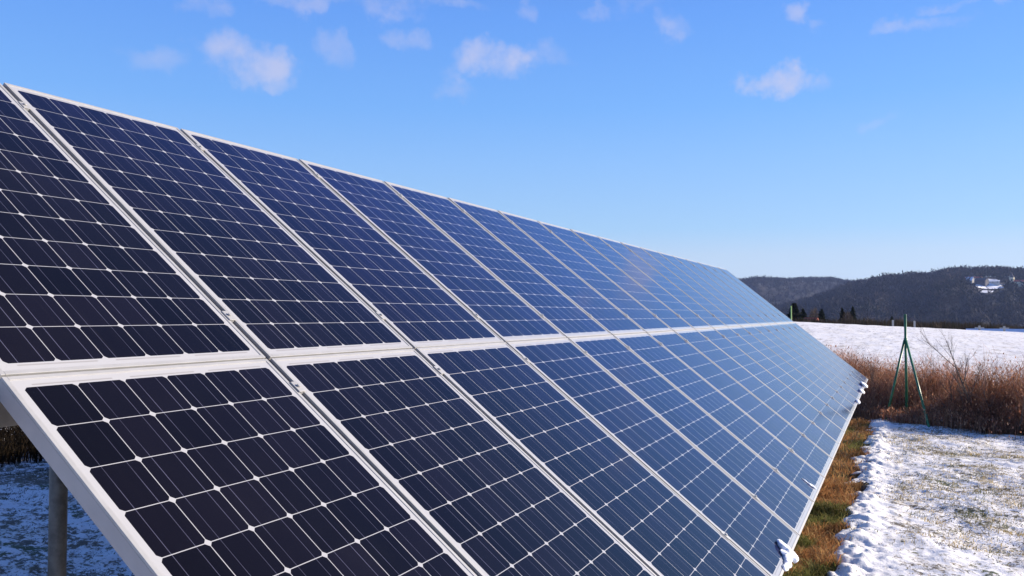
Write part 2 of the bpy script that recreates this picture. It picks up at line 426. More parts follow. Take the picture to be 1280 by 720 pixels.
# clearings on the near hill: snowy meadows by the village
CLEAR = [(1238, 358.5, 19, 3.4), (1214, 353.5, 7, 2.5), (1272, 356.0, 11, 2.0), (1233, 365.5, 9, 1.6), (1238, 351.5, 9, 2.0), (1265, 355, 4.5, 2.5)]
def in_clear(P):
    d = P-EYE; z = d@FW; px = 640+F_PX*(d@RT)/z; py = HOR-F_PX*(d[:, 2])/(np.hypot(d[:, 0], d[:, 1])*np.cos(np.arctan2(d[:, 1], d[:, 0])-YAW))
    m = np.zeros(len(P), bool)
    for (cx, cy, sx, sy) in CLEAR: m |= (np.abs(px-cx) < sx+1) & (py > cy-sy-.5) & (py < cy+sy+5.5)
    return m
def forest(h, n, seed, b0, b1, hmin, hmax, pal, name, label):
    g = np.random.default_rng(seed)
    th = g.uniform(b0, b1, n); rr = np.sqrt(g.uniform((h.d-h.f*.92)**2, (h.d*1.05+20)**2, n))
    # many along the skyline
    k = n//5; H_SKY = k; rr[:k] = h.d*(1+.10*(fbm(th[:k]*14, th[:k]*0+h.s, h.s, 3)-.5)) + g.normal(0, 12, k)
    P = np.stack([EYE[0]+rr*np.cos(th), EYE[1]+rr*np.sin(th), np.zeros(n)], -1); P[:, 2] = h.z(P[:, 0], P[:, 1])
    if h is hill_near: P = P[~in_clear(P)]
    n = len(P)
    H = g.uniform(hmin, hmax, n)*(.75+.5*fbm(P[:, 0]/60, P[:, 1]/60, seed, 2))
    m = 16                                    # twig fans per crown
    c = np.repeat(P, m, 0); hh = np.repeat(H, m)[:, None]
    N = n*m
    base = c + np.stack([g.normal(0, .11, N), g.normal(0, .11, N), g.uniform(.1, .6, N)], -1)*hh
    dirv = np.stack([g.normal(0, .22, N), g.normal(0, .22, N), g.uniform(.12, .42, N)], -1)*hh
    side = np.cross(dirv, g.normal(0, 1, (N, 3))); side /= np.linalg.norm(side, axis=1, keepdims=True)+1e-6
    side *= hh*g.uniform(.015, .06, (N, 1))
    V = np.stack([base-side*.35, base+side*.35, base+dirv*.7+side, base+dirv-side*.5], 1).reshape(-1, 3)
    F = np.arange(N*4).reshape(-1, 4)
    pal = np.array(pal); ci = np.clip((fbm(P[:, 0]/90, P[:, 1]/90, seed+5, 3)-.3)/.4*len(pal) + g.normal(0, .3, n), 0, len(pal)-1).astype(int)
    cc = pal[ci]*g.uniform(.88, 1.12, (n, 1))
    o = add_obj(name, np_mesh(name, V, F, np.repeat(np.repeat(cc, m, 0), 4, 0)), M_WOODY)
    tag(o, label, 'woodland', kind='stuff')
PAL = [(.016, .013, .014), (.022, .017, .017), (.015, .014, .017), (.045, .033, .027), (.013, .015, .013)]
forest(hill_near, 9500, 3, R(-12), R(13), 10, 19, PAL, 'leafless_forest', 'leafless brown forest covering the dark hill on the right')
forest(hill_far, 6500, 4, R(-4), R(15), 10, 19, PAL, 'leafless_forest', 'leafless forest along the paler ridge behind the array end')

M_SNOW = simple('meadow_snow', (.82, .83, .86), .8, 0, .05, .05)
for (cx, cy, sx, sy) in CLEAR[:1]+CLEAR[2:5]:
    a = np.linspace(0, 2*np.pi, 28, endpoint=False)
    ctr = hill_near.hit(cx, cy); d0 = ctr-EYE; dist = np.linalg.norm(d0)
    pts = []
    for k, rad in enumerate((0, .35, .7, 1)):
        for q in a:
            w = rad*(1 + (.35*(vnoise(np.cos(q)*2+cx, np.sin(q)*2, 3)-.5) if rad else 0))
            p = hill_near.hit(cx + sx*w*math.cos(q), cy + sy*w*math.sin(q)); pts.append((p[0], p[1], float(hill_near.z(p[0], p[1]))+1.0))
    n = len(a); F = [(k*n+i, k*n+(i+1) % n, (k+1)*n+(i+1) % n, (k+1)*n+i) for k in range(3) for i in range(n)]
    tag(add_obj('snowy_meadow', np_mesh('snowy_meadow', np.array(pts), np.array(F)), M_SNOW, smooth=True), 'snow covered meadow among trees on the hillside', 'meadow', kind='structure')

# ------------------------------------------------------------------ solar array
P_COL, G_ROW, TILT = .837952, 1.600068, .6622662
BX = (.021, 0, 0, 0, 0, 0)
ZTOP = 1.62 + .832051
PV = 1.567
NCOL = 18
def arr(u, v):
    s = u/15
    t = TILT + BX[0]*s + BX[1]*s*s
    y = BX[2]*s*s + BX[3]*s**3; z = BX[4]*s*s + BX[5]*s**3
    return np.array([u, -(v-PV)*math.cos(t) - PV*math.cos(TILT) + y, ZTOP - (v-PV)*math.sin(t) - PV*math.sin(TILT) + z])
def col_frame(c):
    uc = c*P_COL + 3*CELL
    a, b = arr(uc-.4, PV), arr(uc+.4, PV)
    Xa = Vector(b-a).normalized(); top, bot = arr(uc, -.028), arr(uc, G_ROW+1.5595)
    Ya = Vector(top-bot).normalized(); Ya = (Ya - Xa*Ya.dot(Xa)).normalized(); Za = Xa.cross(Ya)
    return uc, Xa, Ya, Za
def panel_frame_mesh():
    mb = MB(); L, D = .0115, .040
    w, h = PW/2, PH
    # hollow-section bars: lip on top, wall outside, flange below (mitred look: end bars between side bars)
    for sgn in (-1, 1):
        x0, x1 = (-w, -w+L) if sgn < 0 else (w-L, w)
        mb.box((x0, 0, -.0045), (x1, h, .0020), bevel=.0007)
        xo0, xo1 = (-w, -w+.0022) if sgn < 0 else (w-.0022, w)
        mb.box((xo0, 0, -D), (xo1, h, -.0048))
        xi0, xi1 = (-w+.0025, -w+.030) if sgn < 0 else (w-.030, w-.0025)
        mb.box((xi0, .003, -D), (xi1, h-.003, -D+.0022))
    for y0, y1, yo0, yo1, yi0, yi1 in ((0, L, 0, .0022, .0025, .03), (h-L, h, h-.0022, h, h-.03, h-.0025)):
        mb.box((-w+L+.0003, y0, -.0045), (w-L-.0003, y1, .0020), bevel=.0007)
        mb.box((-w+.0025, yo0, -D), (w-.0025, yo1, -.0048))
        mb.box((-w+.032, yi0, -D), (w-.032, yi1, -D+.0022))
    return mb
def make_panel():
    root = empty('solar_panel')
    fr = panel_frame_mesh().build('frame', [M_ALU, M_WALLALU], root)
    for f in fr.data.polygons:
        if f.center.z < -.006 and abs(f.center.x) > PW/2-.004: f.material_index = 1
    mb = MB(); e = .006
    mb.box((-PW/2+e, e, -.0042), (PW/2-e, PH-e, 0.0))
    mb.build('glass_face', M_LAM, root)
    return root
ORD = ['first', 'second', 'third', 'fourth', 'fifth', 'sixth', 'seventh', 'eighth', 'ninth', 'tenth', 'eleventh', 'twelfth', 'thirteenth',
       'fourteenth', 'fifteenth', 'sixteenth', 'seventeenth', 'last']
proto = make_panel(); kids = list(proto.children)
panel_mats = {}
for row in (0, 1):
    for c in range(NCOL):
        uc, Xa, Ya, Za = col_frame(c)
        if row == 0 and c == 0: o = proto
        else:
            o = proto.copy(); COL.objects.link(o)
            for ch in kids:
                k = ch.copy(); COL.objects.link(k); k.parent = o
        vb = (1.5595 if row == 0 else G_ROW+1.5595)
        base = Vector(arr(uc, PV)) - Ya*(vb-PV) + Za*random.Random(c*2+row).uniform(-.0005, .0005)
        M = Matrix(((Xa.x, Ya.x, Za.x, base.x), (Xa.y, Ya.y, Za.y, base.y), (Xa.z, Ya.z, Za.z, base.z), (0, 0, 0, 1)))
        M = M @ Matrix.Rotation(random.Random(c*7+row).uniform(-.0006, .0006), 4, 'X') @ Matrix.Rotation(random.Random(c*9+row).uniform(-.0006, .0006), 4, 'Y')
        o.matrix_world = M
        panel_mats[(row, c)] = M
        rown = 'upper' if row == 0 else 'lower'
        if c == 0: lab = rown + ' row solar panel at the near left end of the array'
        elif c == NCOL-1: lab = rown + ' row solar panel at the far right end of the array'
        else: lab = '%s solar panel from the near left end, %s row' % (ORD[c], rown)
        tag(o, lab, 'solar panel', 'solar panels of the long tilted array')

def plane_pt(c, xloc, v, dz):
    uc, Xa, Ya, Za = col_frame(c)
    return Vector(arr(uc, PV)) + Xa*xloc - Ya*(v-PV) + Za*dz
mount = empty('mounting_frame', (0, -1.2, 0))
tag(mount, 'galvanised steel frame with posts and rails carrying the solar panels', 'mounting frame')
def under(o):
    o.parent = mount; o.matrix_parent_inverse = Matrix.Translation((0, 1.2, 0)); return o
for v in (.38, 1.565, 2.78):
    mb = MB()
    pts = [(c, x) for c in range(NCOL) for x in ((-.55, 0, .41) if c == 0 else (0, .41))]
    secs = []
    for (c, x) in pts:
        uc, Xa, Ya, Za = col_frame(c)
        o = plane_pt(c, x, v, -.042)
        secs.append([o + Ya*.025, o - Ya*.025, o - Ya*.025 - Za*.082, o + Ya*.025 - Za*.082])
    vs = [[mb.bm.verts.new(q) for q in s] for s in secs]
    for a, b in zip(vs[:-1], vs[1:]):
        for k in range(4): mb.bm.faces.new((a[k], a[(k+1) % 4], b[(k+1) % 4], b[k]))
    mb.bm.faces.new(vs[0]); mb.bm.faces.new(vs[-1])
    under(mb.build('purlin', M_BEAM))
for i in range(5):
    u = .67 + i*3.45
    c = min(NCOL-1, max(0, int(round((u-.381)/P_COL)))); xl = u-(c*P_COL+.381)
    mb = MB()
    uc, Xa, Ya, Za = col_frame(c)
    a, b = plane_pt(c, xl, .25, -.165), plane_pt(c, xl, 2.95, -.165)
    Mx = Matrix(((Xa.x, Ya.x, Za.x, b.x), (Xa.y, Ya.y, Za.y, b.y), (Xa.z, Ya.z, Za.z, b.z), (0, 0, 0, 1)))
    mb.box((-.03, 0, -.04), (.03, (a-b).length, .038), Mx)
    under(mb.build('rafter', M_STEEL))
    for v in (.78, 2.62):
        p = plane_pt(c, xl, v, -.2)
        g = float(height(p.x, p.y))
        under(MB().tube([(p.x, p.y, g-.3), (p.x, p.y, p.z)], .027, 20).build('post', M_STEEL))
# added near-black strip standing in for the shade in the gap between columns
M_GAPSHADE = simple('gap_shade_black', (.030, .030, .032), .8, 0, .3, 12)
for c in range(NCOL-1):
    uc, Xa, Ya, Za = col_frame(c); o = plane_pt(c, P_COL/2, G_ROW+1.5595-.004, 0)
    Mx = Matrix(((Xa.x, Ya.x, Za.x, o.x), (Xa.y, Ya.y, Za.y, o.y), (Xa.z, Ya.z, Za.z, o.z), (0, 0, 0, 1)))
    under(MB().box((-.0082, 0, -.013), (.0082, G_ROW+PH-.01, -.0075), Mx).build('gap_shade', M_GAPSHADE))
# clamps between neighbouring frames, and end clamps
def clamp(c, x, v, wide):
    uc, Xa, Ya, Za = col_frame(c); o = plane_pt(c, x, v, .0)
    M = Matrix(((Xa.x, Ya.x, Za.x, o.x), (Xa.y, Ya.y, Za.y, o.y), (Xa.z, Ya.z, Za.z, o.z), (0, 0, 0, 1)))
    mb = MB()
    mb.box((-wide, -.022, .0027), (wide, .022, .0062), M, .0008)
    mb.box((-.0065, -.022, -.0072), (.0065, .022, .0024), M)
    mb.tube([M @ Vector((0, 0, .0064)), M @ Vector((0, 0, .0125))], .0062, 6)
    under(mb.build('clamp', M_ALU))
for c in range(NCOL-1):
    for v in (.13, 1.36, 1.70, 2.88): clamp(c, P_COL/2, v, .0135)
for v in (.13, 1.36, 2.88): clamp(0, -PW/2-.0090, v, .012)
# splice bracket with a bolt at the near end of the middle purlin
mb = MB(); uc, Xa, Ya, Za = col_frame(0); o = plane_pt(0, -PW/2-.03, 1.572, -.02)
Mx = Matrix(((Xa.x, Ya.x, Za.x, o.x), (Xa.y, Ya.y, Za.y, o.y), (Xa.z, Ya.z, Za.z, o.z), (0, 0, 0, 1)))
mb.box((-.003, -.03, -.06), (.022, .03, -.054), Mx, .001); mb.box((-.003, -.03, -.0535), (.003, .03, -.02), Mx, .001)
mb.tube([Mx @ Vector((-.004, 0, -.037)), Mx @ Vector((-.013, 0, -.037))], .009, 6)
under(mb.build('end_bracket', M_STEEL))

# snow left on the lower edge
def snow_mat():
    m, n, l, b = mat('clean_snow'); t = NT(n, l)
    b.inputs['Base Color'].default_value = (.88, .89, .91, 1); b.inputs['Roughness'].default_value = .7
    b.inputs['Subsurface Weight'].default_value = .25; b.inputs['Subsurface Radius'].default_value = (.02, .024, .03)
    l.new(t.bump(t.noise(t.coord(), 60, 4, .6), .4, .006), b.inputs['Normal'])
    return m
M_CLUMP = snow_mat()
def blob_mesh(name, parts, seed):
    bm = bmesh.new()
    for (c, r) in parts:
        q = bmesh.ops.create_icosphere(bm, subdivisions=3, radius=1)
        bmesh.ops.transform(bm, matrix=Matrix.Translation(c) @ Matrix.Diagonal((*r, 1)), verts=q['verts'])
    me = bpy.data.meshes.new(name); bm.to_mesh(me); bm.free()
    ob = bpy.data.objects.new(name, me); COL.objects.link(ob); me.materials.append(M_CLUMP)
    rm = ob.modifiers.new('weld', 'REMESH'); rm.mode = 'VOXEL'; rm.voxel_size = .005
    tx = bpy.data.textures.new('lumps', 'CLOUDS'); tx.noise_scale = .035
    dm = ob.modifiers.new('lumps', 'DISPLACE'); dm.texture = tx; dm.strength = .018; dm.mid_level = .5; dm.texture_coords = 'GLOBAL'
    sm = ob.modifiers.new('soft', 'SMOOTH'); sm.iterations = 2
    for p in me.polygons: p.use_smooth = True
    return ob
def clump(c, x, parts, label):
    # parts in panel-plane coordinates: x along, y up the slope from the lower edge, z off the glass
    uc, Xa, Ya, Za = col_frame(c); o = plane_pt(c, x, G_ROW+1.5595, 0)
    M = Matrix(((Xa.x, Ya.x, Za.x, o.x), (Xa.y, Ya.y, Za.y, o.y), (Xa.z, Ya.z, Za.z, o.z), (0, 0, 0, 1)))
    ob = blob_mesh('snow_clump', parts, c); ob.matrix_world = M
    bpy.context.view_layer.update()
    tag(ob, label, 'snow clump', 'snow clumps left on the lower panel edge')
clump(3, .0, [((0, .00, .010), (.045, .035, .022)), ((.03, .04, .010), (.035, .04, .018)), ((.05, .07, .007), (.020, .02, .011)), ((-.06, .01, .008), (.05, .024, .015)), ((-.13, .0, .006), (.06, .02, .011)),
                ((-.19, .0, .004), (.04, .016, .009)), ((-.035, .03, .006), (.03, .03, .010))],
      'biggest snow clump, lumpy and white, on the lower edge nearest the camera')
clump(5, -.1, [((0, .09, .003), (.009, .05, .005)), ((.012, .05, .003), (.010, .03, .005))], 'thin sliver of snow on the glass above the lower edge')
clump(12, .1, [((0, .01, .012), (.08, .035, .022)), ((.08, .0, .01), (.05, .025, .018))], 'thin snow strip on the far lower edge, nearest of the three far ones')
clump(14, .0, [((0, .02, .014), (.10, .05, .024)), ((.12, .0, .010), (.07, .03, .014))], 'rounded snow clump on the lower edge near the far corner')
clump(15, .3, [((0, .03, .018), (.12, .07, .030)), ((.14, .02, .012), (.10, .04, .018))], 'largest far snow heap on the lower edge beside the corner')

# ------------------------------------------------------------------ vegetation
def blades(P, H, Wd, lean, cols, g, seg=2, tipdark=1.0):
    n = len(P); ang = g.uniform(0, 2*np.pi, n)
    side = np.stack([np.cos(ang), np.sin(ang), np.zeros(n)], -1)*Wd[:, None]*.5
    la = g.uniform(0, 2*np.pi, n); ld = np.stack([np.cos(la), np.sin(la), np.zeros(n)], -1)*(lean*H)[:, None]
    up = np.zeros((n, 3)); up[:, 2] = H
    if seg == 1:
        V = np.stack([P-side, P+side, P+up+ld], 1).reshape(-1, 3); F = np.arange(n*3).reshape(-1, 3)
        return V, F, np.repeat(cols, 3, 0)
    mid = P + up*.6 + ld*.35
    tip = P + up*(1-.25*np.minimum(lean, 2)[:, None]) + ld
    V = np.stack([P-side, P+side, mid+side*.7, mid-side*.7, tip], 1).reshape(-1, 3)
    b = np.arange(n)[:, None]*5
    F = np.concatenate([b+np.array([[0, 1, 2]]), b+np.array([[0, 2, 3]]), b+np.array([[3, 2, 4]])], 0)
    return V, F, np.repeat(cols, 5, 0)
def join(parts):
    V, F, C, off = [], [], [], 0
    for v, f, c in parts: V.append(v); F.append(f+off); C.append(c); off += len(v)
    return np.concatenate(V), np.concatenate(F), np.concatenate(C)
def pick(pal, n, g, jit=.25):
    pal = np.array(pal); return pal[g.integers(0, len(pal), n)]*g.uniform(1-jit, 1+jit, (n, 1))

# brown strip under the lower edge
g = np.random.default_rng(12)
N = 42000
px_ = g.uniform(2.6, 16.4, N); px_ = np.where(g.random(N) < .6, g.uniform(2.6, 8.5, N), px_)
py_ = -2.14 - .0001*np.clip(px_, 0, 18)**2 + g.uniform(-.44, .42, N)
keep = bare_amount(px_, py_) > g.uniform(.15, .9, N)
px_, py_ = px_[keep], py_[keep]; N = len(px_)
zone = fbm(px_*1.3, py_*1.6, 40, 2)
brown = pick([(.50, .27, .10), (.42, .19, .07), (.56, .35, .15), (.20, .11, .055), (.46, .20, .075)], N, g)
greenc = pick([(.16, .17, .045), (.22, .21, .06), (.11, .13, .035), (.34, .27, .10)], N, g)
cols = np.where((zone > .63)[:, None], greenc, brown)
cols = np.where((fbm(px_*2.2, py_*3, 44, 2) < .42)[:, None], cols*.42, cols)
H = g.uniform(.03, .12, N)*(.6+.9*fbm(px_*4, py_*4, 41, 2)); 
V, F, C = blades(np.stack([px_, py_, height(px_, py_)-.005], -1), H, g.uniform(.0035, .009, N), g.uniform(.3, 1.6, N), cols, g)
tag(add_obj('dry_grass', np_mesh('dry_grass', V, F, C), M_DRY), 'brown and green matted grass strip under the lower edge of the panels', 'grass', kind='stuff')

# blades that poke through the thin snow
def tufts(n, x0, x1, y0, y1, per, hmin, hmax, pal, g, wid, dens=None, spread=.03):
    cx, cy = g.uniform(x0, x1, n), g.uniform(y0, y1, n)
    k = fbm(cx*1.1, cy*1.1, 61, 3) + .35*(fbm(cx*6, cy*6, 62, 2)-.5) > g.uniform(.34, .62, n)
    cx, cy = cx[k], cy[k]; n = len(cx)
    cc = pick(pal, n, g, .3)
    X = np.repeat(cx, per)+g.normal(0, spread, n*per); Y = np.repeat(cy, per)+g.normal(0, spread, n*per)
    hh = np.repeat(g.uniform(hmin, hmax, n), per)*g.uniform(.5, 1.2, n*per)
    return blades(np.stack([X, Y, height(X, Y)-.006], -1), hh, g.uniform(wid*.6, wid*1.4, n*per), g.uniform(.2, 1.5, n*per), np.repeat(cc, per, 0)*g.uniform(.8, 1.2, (n*per, 1)), g)
STRAW = [(.46, .37, .20), (.38, .29, .13), (.18, .16, .08), (.12, .13, .06), (.09, .075, .05), (.10, .09, .07)]
g = np.random.default_rng(13)
parts = [tufts(1500, 3.8, 16, -5.8, -2.8, 16, .012, .04, STRAW[:3], g, .007, spread=.07),
         tufts(9000, 3.8, 16.2, -6.2, -2.55, 7, .006, .026, STRAW, g, .008, spread=.04),
         tufts(700, 4.2, 15, -5.4, -2.8, 18, .02, .075, STRAW[:4], g, .005, spread=.05),
         tufts(900, 10, 17, -5.5, -2.2, 7, .01, .035, STRAW, g, .006)]
V, F, C = join(parts)
tag(add_obj('grass_blades', np_mesh('grass_blades', V, F, C), M_DRY), 'straw coloured grass blades poking through the thin snow right of the array', 'grass', kind='stuff')
g = np.random.default_rng(14)
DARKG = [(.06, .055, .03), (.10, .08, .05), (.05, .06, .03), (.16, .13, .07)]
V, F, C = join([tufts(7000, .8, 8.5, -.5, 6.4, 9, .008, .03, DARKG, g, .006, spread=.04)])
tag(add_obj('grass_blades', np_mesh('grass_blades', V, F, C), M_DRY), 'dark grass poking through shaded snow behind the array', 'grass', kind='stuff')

# dense dry brush: line from beside the array end to the right edge of the view and behind
def brush(n, fn, hfun, pal, g, name, label, wid=.006):
    X, Y = fn(n, g)
    H = hfun(X, Y)*g.uniform(.45, 1.1, n)
    Z = height(X, Y)
    cols = pick(pal, n, g, .3)*(.6+.8*fbm(X*.9, Y*.9, 71, 2))[:, None]
    main = blades(np.stack([X, Y, Z], -1), H, g.uniform(wid*.6, wid*1.5, n), g.uniform(.02, .35, n), cols, g)
    k = 3                                     # side twigs
    Xt, Yt = np.repeat(X, k), np.repeat(Y, k); ht = np.repeat(H, k)*g.uniform(.25, .9, n*k)
    B = np.stack([Xt+g.normal(0, .03, n*k), Yt+g.normal(0, .03, n*k), np.repeat(Z, k)+ht], -1)
    tw = blades(B, np.repeat(H, k)*g.uniform(.08, .3, n*k), g.uniform(wid*.5, wid*1.3, n*k), g.uniform(.3, 1.5, n*k), np.repeat(cols, k, 0)*g.uniform(.7, 1.4, (n*k, 1)), g, 1)
    # seed heads and withered leaves
    m = n
    ii = g.integers(0, n, m)
    B = np.stack([X[ii]+g.normal(0, .05, m), Y[ii]+g.normal(0, .05, m), Z[ii]+H[ii]*g.uniform(.35, .95, m)], -1)
    sd = blades(B, g.uniform(.02, .06, m), g.uniform(.012, .028, m), g.uniform(.2, 1.5, m), pick(pal, m, g, .4)*1.15, g)
    V, F, C = join([main, tw, sd])
    return tag(add_obj(name, np_mesh(name, V, F, C), M_DRY), label, 'brush', kind='stuff')
def front_line(n, g):
    t = g.random(n)**1.0
    a, b = np.array([17.3, -1.2]), np.array([13.2, -5.6])
    p = a[None]*(1-t[:, None]) + b[None]*t[:, None]
    dep = g.random(n)**1.3*4.6 - .25*g.random(n)
    nrm = np.array([.78, -.05]) 
    q = p + dep[:, None]*nrm + g.normal(0, .10, (n, 2))
    clr = (fbm(q[:, 0]*.8, q[:, 1]*.8, 73, 2) > .24)
    q = q[clr]
    if len(q) < n: q = np.concatenate([q, q[g.integers(0, len(q), n-len(q))]+g.normal(0, .2, (n-len(q), 2))])
    return q[:, 0], q[:, 1]
def bh(X, Y):
    front = (17.3 + (Y+1.2)*(17.3-13.2)/(4.4))
    d = np.clip((X-front)/1.2, 0, 1)
    return (.24 + .64*d)*(.22+1.6*fbm(X*1.1, Y*1.1, 75, 3))
g = np.random.default_rng(15)
RUST = [(.40, .19, .11), (.32, .14, .085), (.44, .23, .13), (.19, .10, .07), (.52, .31, .18), (.36, .22, .16), (.13, .08, .06), (.33, .12, .06)]
brush(22000, front_line, bh, RUST, g, 'dry_brush', 'rusty brown dry brush and weeds along the edge of the snowy field')
def back_line(n, g):
    return g.uniform(1.5, 11, n), g.uniform(4.7, 6.3, n)
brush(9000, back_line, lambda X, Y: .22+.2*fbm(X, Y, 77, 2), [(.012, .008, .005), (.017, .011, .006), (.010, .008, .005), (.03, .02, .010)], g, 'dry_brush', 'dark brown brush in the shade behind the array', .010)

# twiggy plants that stand out one by one
def branch_tree(p0, height_, lean, g, r0, depth=4, spread=.6, nb=5, col=(.12, .085, .06)):
    V, F, C = [], [], []
    trunk = MB()
    def seg(a, b, ra, rb, bm):
        bm.tube([a, b], [ra, rb], 5, False)
    tw = MB()
    def grow(a, d, ln, r, lv):
        pts = [a]; q = a.copy(); dd = d.copy()
        for i in range(3):
            dd = (dd + Vector(g.normal(0, .13, 3))).normalized(); q = q + dd*ln/3; pts.append(q.copy())
        rs = [r, r*.85, r*.7, r*.5]
        (trunk if lv == 0 else tw).tube(pts, rs, 5 if lv < 2 else 3, False)
        if lv >= depth: return
        for k in range(nb if lv else nb+2):
            t = g.uniform(.22, 1.0) if lv else (k+1.0)/(nb+2.); i = min(2, int(t*3)); st = pts[i].lerp(pts[i+1], t*3-i)
            ax = Vector(g.normal(0, 1, 3)); nd = (dd + (ax - dd*ax.dot(dd)).normalized()*spread*g.uniform(.6, 1.3) + Vector((0, 0, .30))).normalized()
            grow(st, nd, ln*g.uniform(.38, .62), r*.5*(1-.3*t), lv+1)
    grow(Vector(p0), (Vector((0, 0, 1))+Vector(lean)).normalized(), height_*.62, r0, 0)
    return trunk, tw
M_BARK = simple('dark_bark', (.11, .08, .06), .9, 0, .3, 30)
M_TWIG = simple('pale_twigs', (.12, .085, .07), .9, 0, .3, 30)
def at(px, rng_):
    d = ray_dir(px, HOR); b = math.atan2(d[1], d[0]); x, y = EYE[0]+rng_*math.cos(b), EYE[1]+rng_*math.sin(b)
    return x, y, float(height(x, y))
g = np.random.default_rng(16)
M_TW = M_TWIG
def shrub(name, px, rng_, h, label, cat, depth=3, r0=.010, spread=.6, lean=(0, 0, 0), nb=4, group=None):
    x, y, z = at(px, rng_); root = empty(name, (x, y, z)); tag(root, label, cat, group)
    tr, tw = branch_tree((0, 0, -.03), h, lean, g, r0, depth, spread, nb)
    tr.build('stem', M_BARK, root); tw.build('twigs', M_TWIG, root)
shrub('bare_sapling', 1215, 16.4, 1.75, 'tallest bare sapling standing above the brush right of the green post', 'sapling', 4, .022, .45, nb=5)
shrub('bare_shrub', 1188, 16.6, 1.35, 'spindly leafless shrub just left of the tall sapling', 'shrub', 3, .012, .9)
shrub('bare_shrub', 1243, 16.2, 1.25, 'low leafless shrub in the brush right of the tall sapling', 'shrub', 3, .011, .8)
shrub('bare_shrub', 1268, 15.5, 1.2, 'leafless shrub in the brush at the right picture edge', 'shrub', 3, .011, .8)
shrub('weed_stalk', 1092, 18.0, 1.25, 'dark upright weed stalk in the brush between array corner and green post', 'weed', 3, .010, .28, nb=6)
shrub('weed_stalk', 1074, 19.0, 1.35, 'thin weed stalk directly above the far corner of the array', 'weed', 2, .006, .4)
shrub('weed_stalk', 1152, 18.2, 1.45, 'thin pale weed stalk right behind the green post', 'weed', 2, .006, .4)

# ------------------------------------------------------------------ green braced post
px0, py0, _ = at(1131.5, 17.4); gz = float(height0(px0, py0))
zs = 17.4*math.cos(px_bearing(1131.5)-YAW)
ztop = 1.62 + .25/F_PX*zs; zj = 1.62 - 31/F_PX*zs
post = empty('braced_post', (px0, py0, gz)); tag(post, 'green metal fence post with two slanting braces in front of the brush', 'post')
MB().tube([(0, 0, -.2), (0, 0, ztop-gz)], .024, 14).build('mast', M_GREEN, post)
MB().tube([(0, 0, ztop-gz+.001), (0, 0, ztop-gz+.018)], [.027, .022], 14).build('cap', M_GREEN, post)
for (px, py, rr_) in ((1161, 530, 15.9), (1104, 520, 17.0)):
    x, y, z = at(px, rr_)
    off = Vector((x-px0, y-py0, 0)).normalized()*.03
    MB().tube([(off.x, off.y, zj-gz), (x-px0, y-py0, z-gz-.1)], .021, 12).build('brace', M_GREEN, post)
mb = MB(); mb.tube([(0, 0, zj-gz-.05), (0, 0, zj-gz+.04)], .033, 14); mb.build('collar', M_GREEN, post)

# ------------------------------------------------------------------ things at the far side of the field
M_NEEDLE = foliage_mat('conifer_needles', trans=.1)
def far_tree(px, rng_, ytop, wpx, kind, label, g):
    x, y, z = at(px, rng_); dep = rng_*math.cos(px_bearing(px)-YAW)
    top = 1.62 + (HOR-ytop)/F_PX*dep; h = top-z; w = wpx/F_PX*dep
    root = empty(kind, (x, y, z)); tag(root, label, 'tree')
    MB().tube([(0, 0, -.3), (0, 0, h*.5), (0, 0, h*.96)], [.035*h*.6, .02*h*.6, .01], 7).build('trunk', M_BARK, root)
    n = 1500
    if kind == 'conifer_tree':
        t = g.random(n)**.75; rad = w/2*(1-t)**.8*(.55+.6*g.random(n)); a = g.uniform(0, 2*np.pi, n)
        B = np.stack([rad*np.cos(a)*.7, rad*np.sin(a)*.7, h*(.12+.86*t)], -1)
        D = np.stack([np.cos(a)*rad*.6, np.sin(a)*rad*.6, -.12*rad], -1) + g.normal(0, .05*w, (n, 3))
        pal = [(.012, .020, .011), (.02, .028, .014), (.032, .036, .018), (.014, .017, .012)]; ws = .05*w
    else:
        u = g.normal(0, 1, (n, 3)); u /= np.linalg.norm(u, axis=1, keepdims=True); rr_ = g.random(n)**.45
        B = u*rr_[:, None]*np.array([w/2, w/2, h*.36]) + np.array([0, 0, h*.58])
        D = u*.16*w + g.normal(0, .05*w, (n, 3)) + np.array([0, 0, .1*w])
        pal = [(.10, .07, .05), (.14, .10, .07), (.08, .06, .045)]; ws = .018*w
    s = np.cross(D, g.normal(0, 1, (n, 3))); s /= np.linalg.norm(s, axis=1, keepdims=True)+1e-6; s *= ws*g.uniform(.6, 1.4, (n, 1))
    V = np.stack([B-s, B+s, B+D], 1).reshape(-1, 3)
    add_obj('crown', np_mesh('crown', V, np.arange(n*3).reshape(-1, 3), np.repeat(pick(pal, n, g, .3), 3, 0)), M_NEEDLE, root)
g = np.random.default_rng(17)
for a in ((993, 120, 379, 22, 'conifer_tree', 'broad dark conifer directly behind the bright green post'),
          (1004, 135, 386, 17, 'conifer_tree', 'dark conifer at the field edge right of the bright green post'),
          (1018, 150, 382, 11, 'leafless_tree', 'small brownish leafless tree beside the slim conifer'),
          (1027, 140, 386, 15, 'conifer_tree', 'slim pointed conifer standing alone at the edge of the field'),
          (1053, 140, 385, 14, 'conifer_tree', 'dark conifer in the pair left of the braced post'),
          (1059, 130, 387, 10, 'leafless_tree', 'brownish leafless tree between the paired conifers'),
          (1066, 150, 383, 15, 'conifer_tree', 'taller right conifer of the pair left of the braced post'),
          (1086, 160, 397, 16, 'leafless_tree', 'low leafless tree at the field edge left of the braced post'),
          (1115, 150, 395, 13, 'conifer_tree', 'small conifer just left of the top of the braced post'),
          (1127, 160, 398, 20, 'leafless_tree', 'low leafless tree behind the top of the braced post')):
    far_tree(a[0], a[1], a[2], a[3]*1.45, a[4], a[5], g)
